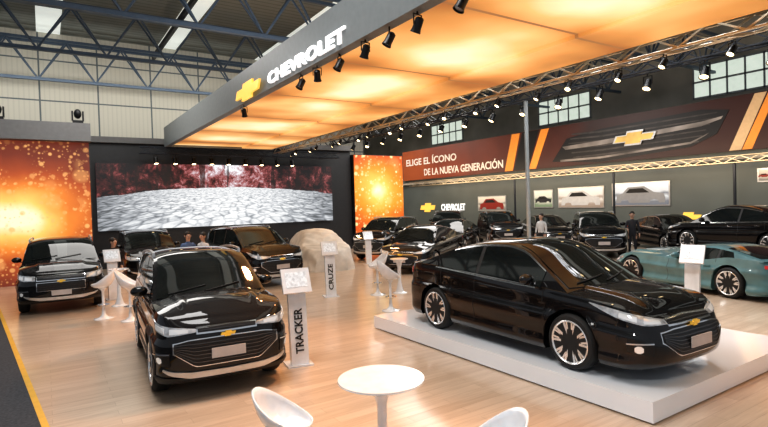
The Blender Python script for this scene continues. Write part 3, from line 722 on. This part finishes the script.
    if sp.get('skid'):
        z0=sill
        cpatch('skid_plate',[(0,z0+.13),(.45,z0+.14),(.70,z0+.17),(.80,z0+.20)],[(0,z0+.05),(.45,z0+.06),(.70,z0+.12),(.80,z0+.18)],silver,.79,.016)
    tire,rim,disc=wheel_meshes(R,sp.get('spokes',5))
    tp=None
    for i,(xw,sg) in enumerate(((wx[0],1),(wx[0],-1),(wx[1],1),(wx[1],-1))):
        if tp is None:
            tp=tire.build('wheel',rubber,root,.5); rim.build('rim',alloy,tp,.5); disc.build('brake_disc',dark_steel,tp); o=tp
        else: o=copy_tree(tp,root)
        o.location=(xw,sg*(W-.125),R); o.rotation_euler=(0,0,0 if sg>0 else pi)
    return root
SED=dict(Lf=2.42,Lr=2.32,W=.92,sill=.18,R=.345,wf=1.35,wr=-1.35,n=3.3,Rf=.78,
 sh=[(-2.32,.94),(-2.15,1.05),(-1.5,1.05),(-.8,1.02),(0,.98),(.9,.95),(1.4,.92),(1.9,.865),(2.2,.81),(2.42,.74)],
 roof=[(-2.02,1.04),(-1.75,1.10),(-1.35,1.25),(-.85,1.42),(-.35,1.51),(.05,1.525),(.33,1.475),(.78,1.23),(1.32,.91)],
 tum=.50,crown=.065,ws=(.24,1.20),rw=(-1.85,-1.15),win=[(-1.36,-.42),(-.35,.84)],slant=.34,archline=True,seams=[-1.2,-.39,.92],handles=[-1.0,-.16],mirror=.74,
 of=[(0,.14),(.12,.03),(.3,0),(.5,.01),(.72,.05),(.9,.11),(1,.20)],
 hl_t=[(.46,.72),(.8,.775),(1.15,.835),(1.48,.875)],hl_b=[(.46,.675),(.8,.675),(1.08,.735),(1.48,.865)],
 ug_t=[(0,.725),(.44,.712)],ug_b=[(0,.675),(.44,.675)],lg_t=[(0,.62),(.4,.615),(.60,.59)],lg_b=[(0,.34),(.38,.34),(.60,.50)],
 fg_t=[(.72,.48),(1.0,.47)],fg_b=[(.72,.35),(1.0,.39)],tl=(.35,.98,.83,.98),emb=.648,plate=.46,rplate=.86)
SUV=dict(Lf=2.08,Lr=2.05,W=.86,sill=.25,R=.365,wf=1.27,wr=-1.26,n=4.0,Rf=.62,
 sh=[(-2.05,1.12),(-1.8,1.18),(-.8,1.17),(.3,1.16),(.95,1.15),(1.4,1.135),(1.8,1.105),(1.96,1.065),(2.08,.98)],
 roof=[(-1.98,1.14),(-1.88,1.42),(-1.66,1.62),(-1.0,1.73),(-.3,1.765),(.1,1.745),(.36,1.66),(.80,1.36),(1.14,1.11)],
 tum=.24,crown=.085,ws=(.22,1.04),rw=(-1.95,-1.75),win=[(-1.70,-1.15),(-1.08,-.3),(-.23,.74)],slant=.12,seams=[-1.1,-.27,.88],handles=[-.95,-.1],mirror=.66,
 of=[(0,.10),(.10,.03),(.3,.0),(.62,.0),(.78,.015),(.9,.04),(1,.10)],
 hl_t=[(.38,.915),(.75,.965),(1.05,1.02),(1.32,1.05)],hl_b=[(.38,.875),(.72,.845),(1.0,.92),(1.32,1.035)],
 ug_t=[(0,.925),(.36,.918)],ug_b=[(0,.865),(.36,.87)],lg_t=[(0,.785),(.47,.78),(.64,.75)],lg_b=[(0,.46),(.40,.46),(.64,.64)],
 fg_t=[(.70,.62),(.98,.61)],fg_b=[(.70,.47),(.98,.51)],tl=(.3,.9,.95,1.12),emb=.822,plate=.60,rplate=.85,clad=True,rail=(-1.5,.05),skid=True,chromeline=True)
BIG=dict(SUV,Lf=2.42,Lr=2.42,W=.95,sill=.30,R=.385,wf=1.45,wr=-1.4,n=3.8,crown=.08,Rf=.7,
 sh=[(-2.42,1.15),(-2.0,1.2),(-.8,1.19),(.3,1.18),(1.1,1.17),(1.7,1.15),(2.1,1.12),(2.3,1.07),(2.42,1.0)],
 roof=[(-2.35,1.18),(-2.25,1.55),(-2.0,1.73),(-1.2,1.79),(-.3,1.80),(.15,1.77),(.45,1.68),(.9,1.40),(1.25,1.13)],
 ws=(.28,1.13),rw=(-2.32,-2.15),win=[(-2.05,-1.4),(-1.32,-.35),(-.28,.78)],seams=[-1.3,-.3,.95],mirror=.78,
 hl_t=[(.54,.96),(.8,.99),(1.1,1.03),(1.2,1.04)],hl_b=[(.54,.85),(.8,.85),(1.1,.92),(1.2,.98)],
 ug_t=[(0,.96),(.5,.95)],ug_b=[(0,.86),(.5,.86)],lg_t=[(0,.79),(.5,.79)],lg_b=[(0,.60),(.5,.60)],fg_t=[(.68,.60),(1.0,.59)],fg_b=[(.68,.46),(1.0,.49)],
 tl=(.3,.9,.95,1.15),emb=.82,plate=.54,rail=(-1.8,.1),nb=3)
SPORT=dict(SED,Lf=2.50,Lr=2.15,W=.95,sill=.13,R=.34,wf=1.45,wr=-1.27,n=2.6,Rf=1.1,
 sh=[(-2.15,.80),(-1.9,.87),(-1.3,.89),(-.6,.79),(.2,.75),(.9,.78),(1.5,.79),(2.0,.68),(2.50,.49)],
 os=[(0,.05),(.12,.0),(.32,.055),(.52,.035),(.66,.0),(.72,.03),(1,.10)],
 roof=[(-1.95,.86),(-1.5,.98),(-1.1,1.07),(-.7,1.12),(-.4,1.11),(.0,.99),(.45,.77)],
 tum=.62,crown=.06,ws=(-.30,.36),rw=(-1.8,-1.05),win=[(-1.38,-1.0),(-.93,.12)],slant=.1,archline=False,seams=[-.95,.3],handles=[-.75],mirror=.02,
 hl_t=[(.75,.55),(1.05,.63),(1.3,.68)],hl_b=[(.75,.50),(1.05,.53),(1.3,.65)],
 ug_t=[(0,.44),(.4,.44)],ug_b=[(0,.42),(.4,.42)],lg_t=[(0,.36),(.55,.35)],lg_b=[(0,.22),(.5,.24)],fg_t=[(.68,.38),(.95,.38)],fg_b=[(.68,.26),(.95,.30)],
 tl=(.3,.85,.66,.78),emb=.47,plate=.30,rplate=.5,chromeline=False)
def put(o,loc,heading,z=0,s=1):
    o.location=(loc[0],loc[1],z); o.rotation_euler=(0,0,radians(heading)); o.scale=(s,s,s); return o
def by_axle(o,sp,px,py,heading,z=0,s=1):
    p=PZ(px,py,z); d_=Vector((cos(radians(heading)),sin(radians(heading)),0)); c_=p-d_*sp['wf']*s; return put(o,c_,heading,z,s)
suv=make_car(SUV,black_paint,'black compact SUV with blank plate, nearest car at left','show cars')
by_axle(suv,SUV,216,380,266.0,0,.98)
sed=make_car(SED,black_paint,'large glossy black sedan standing on the low white platform','show cars')
f1=PZ(578,371,ZP); f2=PZ(438,328,ZP); dd=(f1-f2).normalized(); cen=(f1+f2)/2+Vector((-dd.y,dd.x,0))*.83
hd=math.degrees(atan2(dd.y,dd.x))
put(sed,cen,hd,ZP)
big=make_car(BIG,black_paint,'large black SUV facing forward in front of the orange glitter wall','show cars')
by_axle(big,BIG,62,308,268,0,.95)
def dup(o,label): c_=copy_tree(o); c_['label']=label; return c_
by_axle(dup(suv,'black SUV right of the nearest SUV, behind the taller white kiosk'),SUV,270,284,277,0,1.0)
by_axle(dup(big,'dark SUV at the left end of the video screen, behind the white kiosk'),BIG,152,281,268,0,.92)
c=dup(suv,'black SUV in front of the bright orange backlit panel'); put(c,DL(23.2,388),212)
c=dup(sed,'black sedan between the covered car and the platform sedan'); put(c,DL(19.2,424),212)
c=dup(big,'far black SUV right of the orange panel, under the wall sign'); put(c,DL(32,448),225)
c=dup(sed,'far black sedan just right of the bright orange panel'); put(c,DL(24.8,452),215)
c=dup(suv,'far black SUV left of the slim grey column'); put(c,DL(28.3,498),238)
c=dup(sed,'far black sedan just right of the slim grey column'); put(c,DL(27.4,545),236)
c=dup(suv,'far black SUV below the wall pictures, behind the roof of the platform sedan'); put(c,DL(21.6,596),222)
c=dup(sed,'far black sedan below the widest wall picture, left of the turquoise coupe'); put(c,DL(22.7,668),236)
turq=paint('turquoise car paint',(.085,.195,.215),.45)
spt=make_car(SPORT,turq,'low turquoise sports coupe behind the platform sedan','show cars')
put(spt,DL(13.1,705),76,0,1.02)
c=dup(sed,'black sedan on a raised dark plinth behind the turquoise coupe'); pos=DL(16.9,744); put(c,pos,78,.44)
th=thing('display_platform','raised dark plinth under the black sedan at far right','platform',(pos.x,pos.y,0),radians(78))
MB().box((0,0,.22),(4.9,2.5,.44)).build('deck',mat('dark plinth',(.08,.08,.09),.3),th)
# covered car: cloth draped over body, bonnet and cabin
def covered():
    g=MB(); rows=[]
    for i in range(81):
        x=-2.42+4.8*i/80
        zs=itp([(-2.42,.55),(-2.25,.95),(-1.6,1.0),(0,.95),(1.2,.9),(1.9,.82),(2.2,.72),(2.38,.4)],x)
        hb=max(zs+.04,itp([(-2.1,.9),(-1.8,1.12),(-1.3,1.34),(-.5,1.45),(.1,1.44),(.5,1.32),(1.15,.94),(1.4,.8)],x))
        e=max(0.02,1-abs((x+.02)/2.42)**5)**.3
        W_=.98*max(.55,e); hc=hb-zs
        poly=[(W_+.10,0),(W_+.03,zs*.5),(W_,zs*.9),(W_-.08,zs+.02),(W_-.12-.38*hc,zs+hc*.85),(W_-.34-.38*hc,hb+.01),(0,hb+.05)]
        for _ in range(3):
            q=[poly[0]]
            for a_,b_ in zip(poly,poly[1:]): q+=[(a_[0]*.75+b_[0]*.25,a_[1]*.75+b_[1]*.25),(a_[0]*.25+b_[0]*.75,a_[1]*.25+b_[1]*.75)]
            q.append(poly[-1]); poly=q
        def pos_(y,z,sg):
            k_=max(0,1-z/.9)
            y=y+k_*(.06*sin(x*9+sg)+.03*sin(x*21+z*5))
            return (x+.03*sin(z*10+sg*y*6),sg*y,max(0,z+.014*sin(x*15+y*12)*(1 if z>.1 else 0)))
        r=[pos_(y,z,1) for y,z in poly]+[pos_(y,z,-1) for y,z in poly[::-1][1:]]
        rows.append(r)
    n=len(rows[0]); g.grid(rows); g.add(rows[0],[tuple(range(n))]); g.add(rows[-1],[tuple(range(n))]); return g
o=covered().build('covered_car',mat('silver beige fabric car cover',(.66,.63,.57),.6,0,var=.14,scale=3,bump=.25),None,.8)
tag(o,'car hidden under a silver beige fabric cover by the orange panel','covered car')
p=PZ(346,270); put(o,(p.x,p.y+2.2),256,0,.95)
# ======================= KIOSKS =======================
def kiosk(label,px,py,rz,s=1,word=None,z=0):
    p=PZ(px,py,z); th=thing('info_kiosk',label,'kiosk',(p.x,p.y,z),rz,'white information kiosks'); th.scale=(s,s,s)
    MB().box((0,.05,.012),(.36,.32,.024)).build('base',white_gloss,th)
    c_=MB(); c_.add([(-.12,-.08,.02),(.12,-.08,.02),(.12,.04,.02),(-.12,.04,.02),(-.125,.03,1.06),(.125,.03,1.06),(.125,.11,1.06),(-.125,.11,1.06)],[(0,1,5,4),(1,2,6,5),(2,3,7,6),(3,0,4,7),(0,1,2,3),(4,5,6,7)]); c_.build('column',white_gloss,th,0)
    T=Matrix.Translation((0,.05,1.17))@Matrix.Rotation(radians(-28),4,'X')
    hd_=MB().box((0,0,0),(.40,.05,.36),T).build('screen_housing',white_gloss,th)
    MB().box((0,-.028,.01),(.30,.006,.22),T).build('screen',screen_m,hd_)
    if word:
        nv=Vector((0,.11,1.04)).normalized()
        text('lettering',word,.62,.115,frame((.057,-.08+(.18-.02)*.1058-.006,.18),nv,(-1,0,0)),black_print,th,.02,.006)
    return th
def face(px,extra=0):
    p=DL(10,px); return atan2(p.y,p.x)-pi/2+extra
kiosk('tall white kiosk with vertical black lettering right of the nearest SUV',299,366,face(297,.25),1.06,'TRACKER')
kiosk('white kiosk with vertical lettering in front of the covered car',331,297,face(330,.2),1.06,'CRUZE')
kiosk('white kiosk beside the large SUV at the far left',113,300,face(113,.2),1.0)
kiosk('small white kiosk in front of the SUV by the orange panel',369,264,face(368,.3),.95)
kiosk('white kiosk between the platform sedan and the turquoise coupe',694,318,face(694,-.25),1.03)
# ======================= FURNITURE =======================
def shell_parts(parent,z,name='seat_shell',k_=1):
    rows=[]
    for k in range(9):
        q=k/8*pi/2; r=[]
        for j in range(32):
            a=2*pi*j/32; b_=((1-sin(a))/2); hh=(.09+.34*b_**1.6)*k_
            rr=.235*(sin(q)**.8); r.append((rr*cos(a),rr*sin(a)*1.0-(.06*b_*(1-cos(q))),z+hh*(1-cos(q))**1.1))
        rows.append(r)
    g=MB().grid(rows,closed=True); o=g.build(name,white_gloss,parent,1.2); md=o.modifiers.new('thick','SOLIDIFY'); md.thickness=.014; return o
def tulip(label,loc,rz,h,group,name='tulip_chair',cat='chair',k_=1):
    th=thing(name,label,cat,loc,rz,group)
    shell_parts(th,h,'seat_shell',k_)
    MB().lathe([(0,0),(.2,0),(.2,.012),(.1,.035),(.045,.09),(.03,.2),(.028,h-.08),(.06,h-.02),(.09,h+.012),(0,h+.012)],24).build('pedestal',white_gloss,th,.7)
    if h>.6:
        MB().lathe([(.12,.3),(.135,.3),(.135,.315),(.12,.315),(.12,.3)],20).build('foot_ring',chrome,th)
    return th
def round_table(label,loc,h,r,group):
    th=thing('pedestal_table',label,'table',loc,0,group)
    MB().lathe([(0,h-.035),(r-.03,h-.03),(r,h-.015),(r-.004,h),(0,h)],48).build('tabletop',white_gloss,th,.5)
    b_=min(.27,r*.8)
    MB().lathe([(0,0),(b_,0),(b_,.012),(b_*.6,.04),(.08,.12),(.045,.3),(.045,h-.25),(.08,h-.1),(.14,h-.034),(0,h-.034)],32).build('pedestal',white_gloss,th,.8)
    return th
p=PZ(381,379,.75); 
round_table('white round pedestal table nearest the camera',(p.x,p.y,0),.75,.40,'white round tables')
p=PZ(286,430,.42); tulip('white shell chair left of the nearest round table',(p.x,p.y,0),atan2(.2,1)-TH-pi/2-.3,.40,'low white shell chairs','tulip_chair','chair',.85)
p=PZ(492,458,.42); tulip('white shell chair right of the nearest round table',(p.x,p.y,0),-TH+pi/2+.2,.40,'low white shell chairs','tulip_chair','chair',.8)
p=PZ(103,319); tulip('left white bar stool of the pair before the large SUV kiosk',(p.x,p.y,0),1.2,.68,'white bar stools','bar_stool','stool')
p=PZ(130,321); tulip('right white bar stool of the pair left of the nearest SUV',(p.x,p.y,0),-1.9,.68,'white bar stools','bar_stool','stool')
p=PZ(119,306); round_table('small white high table between the two stools at left',(p.x,p.y,0),.92,.24,'white round tables')
p=PZ(391,311); tulip('front white bar stool between the kiosk and the platform',(p.x,p.y,0),-1.6,.68,'white bar stools','bar_stool','stool')
p=PZ(378,295); tulip('rear white bar stool at the small table near the platform',(p.x,p.y,0),1.4,.68,'white bar stools','bar_stool','stool')
p=PZ(400,293); round_table('small white high table by the far corner of the platform',(p.x,p.y,0),.9,.24,'white round tables')
# ======================= PEOPLE =======================
skin_m=mat('skin',(.5,.3,.21),.5); hair_m=mat('dark hair',(.02,.014,.01),.6); shoe_m=mat('dark shoes',(.015,.015,.015),.4); eye_m=mat('eyes',(.03,.02,.02),.2); lip_m=mat('lips',(.35,.12,.1),.5)
def person(label,loc,rz,shirt,trous,s=1,arm=0,step=.0):
    V=[];E=[];R_=[]
    def v(p,r,par=None):
        V.append(p);R_.append(r)
        if par is not None:E.append((par,len(V)-1))
        return len(V)-1
    pel=v((0,0,.96),.125); wa=v((0,0,1.1),.115,pel); ch=v((0,.0,1.28),.14,wa); nb=v((0,-.01,1.44),.07,ch); nk=v((0,0,1.51),.052,nb); h1=v((0,.02,1.58),.075,nk); h2=v((0,.01,1.66),.092,h1); v((0,0,1.73),.06,h2)
    v((0,.118,1.63),.014,h2)
    for sx in(-1,1):
        shd=v((sx*.17,-.01,1.40),.062,ch); 
        up=arm if sx>0 else 0
        el=v((sx*.235,.0+.05*up,1.14),.043,shd); wr=v((sx*(.25-.08*up),.06+.22*up,.91+.2*up),.027,el); pmx,pmy,pmz=(sx*(.25-.1*up),.08+.27*up,.85+.22*up)
        pl_=v((pmx,pmy,pmz),.03,wr)
        for k in range(4): 
            f_=v((pmx+sx*.004,pmy-.03+.02*k,pmz-.05-.008*(k in(1,2))),.0095,pl_); v((pmx-sx*.008,pmy-.028+.02*k,pmz-.09-.01*(k in(1,2))),.008,f_)
        v((pmx-sx*.02,pmy+.045,pmz-.02),.010,pl_)
        hp=v((sx*.09,0,.88),.09,pel); kn=v((sx*.10,.03+sx*step,.5),.062,hp); an=v((sx*.11,-.01+sx*step*1.2,.10),.042,kn); v((sx*.12,.13+sx*step*1.2,.045),.04,an)
    me=bpy.data.meshes.new('p'); me.from_pydata(V,E,[]); o=bpy.data.objects.new('p',me); COL.objects.link(o)
    o.modifiers.new('s','SKIN'); 
    for i,sv in enumerate(me.skin_vertices[0].data): sv.radius=(R_[i],R_[i]); sv.use_root=(i==0)
    sb=o.modifiers.new('ss','SUBSURF'); sb.levels=2; sb.render_levels=2
    bpy.context.view_layer.update()
    m2=bpy.data.meshes.new_from_object(o.evaluated_get(bpy.context.evaluated_depsgraph_get())); bpy.data.objects.remove(o)
    m2.materials.clear()
    for m_ in (skin_m,shirt,trous,shoe_m): m2.materials.append(m_)
    for p_ in m2.polygons:
        c_=p_.center; k=1
        if c_.z>1.475: k=0
        elif abs(c_.x)>.13 and c_.z<.93+.2*(arm if c_.x>0 else 0) and c_.z>.7: k=0
        elif c_.z<.09: k=3
        elif c_.z<.98: k=2
        p_.material_index=k
    m2.shade_smooth(); m2.name='person'
    zmin=min(v_.co.z for v_ in m2.vertices)
    m2.transform(Matrix.Translation((0,0,-zmin)))
    b=bpy.data.objects.new('person',m2); COL.objects.link(b); tag(b,label,'person')
    b.location=loc; b.rotation_euler=(0,0,rz); b.scale=(s,s,s)
    hz2=-zmin
    MB().sphere((0,-.018,1.70+hz2),(.092,.10,.088),8).build('hair',hair_m,b)
    for sx in(-1,1): 
        MB().sphere((sx*.032,.094,1.655+hz2),.011,6).build('eye',eye_m,b); MB().sphere((sx*.09,.0,1.64+hz2),(.014,.025,.032),6).build('ear',skin_m,b)
    MB().sphere((0,.094,1.59+hz2),(.025,.01,.007),6).build('mouth',lip_m,b)
    return b
dk=mat('dark suit cloth',(.02,.02,.025),.8); wh=mat('white shirt cloth',(.6,.6,.6),.8); bl=mat('blue shirt cloth',(.08,.14,.28),.8); jn=mat('navy trousers',(.02,.03,.06),.8)
person('person in dark suit standing below the widest wall picture',DL(20.3,632),face(632)+pi,dk,dk,1,1)
person('person in white shirt standing by the narrow wall picture',DL(21.5,541),face(541)+pi*.8,wh,dk,1)
person('person in blue shirt before the left part of the video screen',DL(15.2,187),face(183)+pi*1.1,bl,jn,.97,1)
person('person in white shirt beside the one in blue before the video screen',DL(15.4,202),face(199)+pi*.75,wh,dk,.95)
person('person in dark clothes behind the kiosk at far left',DL(14.4,112),face(110)+pi*1.3,dk,jn,.93)
# ======================= LIGHTS =======================
w=bpy.data.worlds.new('world'); S.world=w; w.use_nodes=True; bg=w.node_tree.nodes['Background']; bg.inputs[0].default_value=(.86,.92,1,1); bg.inputs[1].default_value=.42
def area(name,loc,size,e,col=(1,1,1),rot=(0,0,0),sy=None):
    l=bpy.data.lights.new(name,'AREA'); l.energy=e; l.color=col; l.size=size
    if sy: l.shape='RECTANGLE'; l.size_y=sy
    o=bpy.data.objects.new(name,l); COL.objects.link(o); o.location=loc; o.rotation_euler=rot; return o
def spot(loc,tgt,e,col,ang=60,r=.15,bl=.9):
    l=bpy.data.lights.new('spot','SPOT'); l.energy=e; l.color=col; l.spot_size=radians(ang); l.spot_blend=bl; l.shadow_soft_size=r
    o=bpy.data.objects.new('spot_lamp',l); COL.objects.link(o); o.location=loc; d_=Vector(tgt)-Vector(loc); o.rotation_euler=d_.to_track_quat('-Z','Y').to_euler()
area('hall_fill',(1,6,9.3),4,540,(1,.98,.96)); area('hall_fill',(11,8,9.3),5,800,(.97,.98,1)); area('hall_fill',(17,19,7.9),6,750,(1,.96,.92)); area('hall_fill',(2,18,7.9),5,380,(1,.97,.93))  # added overhead fill areas above the view, not hall fixtures
area('hall_fill',(20,34,8),6,500,(1,.94,.88))  # one more added fill, for the far end of the hall
area('wall_fill',(2,25.5,8.0),1.2,310,(1,.97,.9),(radians(75),0,0),.8).data.size=18  # added fill strip brightening the panelled back wall, no fixture there
area('roof_fill',(6,14,6.2),6,260,(.92,.96,1),(pi,0,0),6)  # added upward fill in mid-air to lighten roof and trusses
for y,tx_ in ((3.2,-1.6),(6,-2.9),(9,-1.2),(11.5,-3.2),(14.5,-1.4),(18,-2.8)): spot((X0+.3,y,ZC-.45),(X0+tx_,y-.6,0),520,(1,.45,.18),66)
for y in (4.5,8): spot((X1+.5,y,ZC-.5),(X1+.9,y-1.0,0),360,(1,.99,.97),90)
for y in (12,16,20): spot((X1+.5,y,ZC-.5),(X1+2.5,y-1.5,0),380,(1,.50,.2),80)
spot((X0,4,ZC-.5),(1.0,5.0,.7),160,(1,.95,.9),60)
spot((7.5,1.2,4.2),(8.4,2.2,0),200,(1,.45,.15),80)
spot((2.2,1.0,4.0),(c1.x,4.5,.1),240,(1,.99,.98),60)  # added spot whitening the platform, hung from no fixture
area('banner_wash',(XB-3,18,3.6),1,480,(1,.78,.55),(0,radians(-115),0),26)
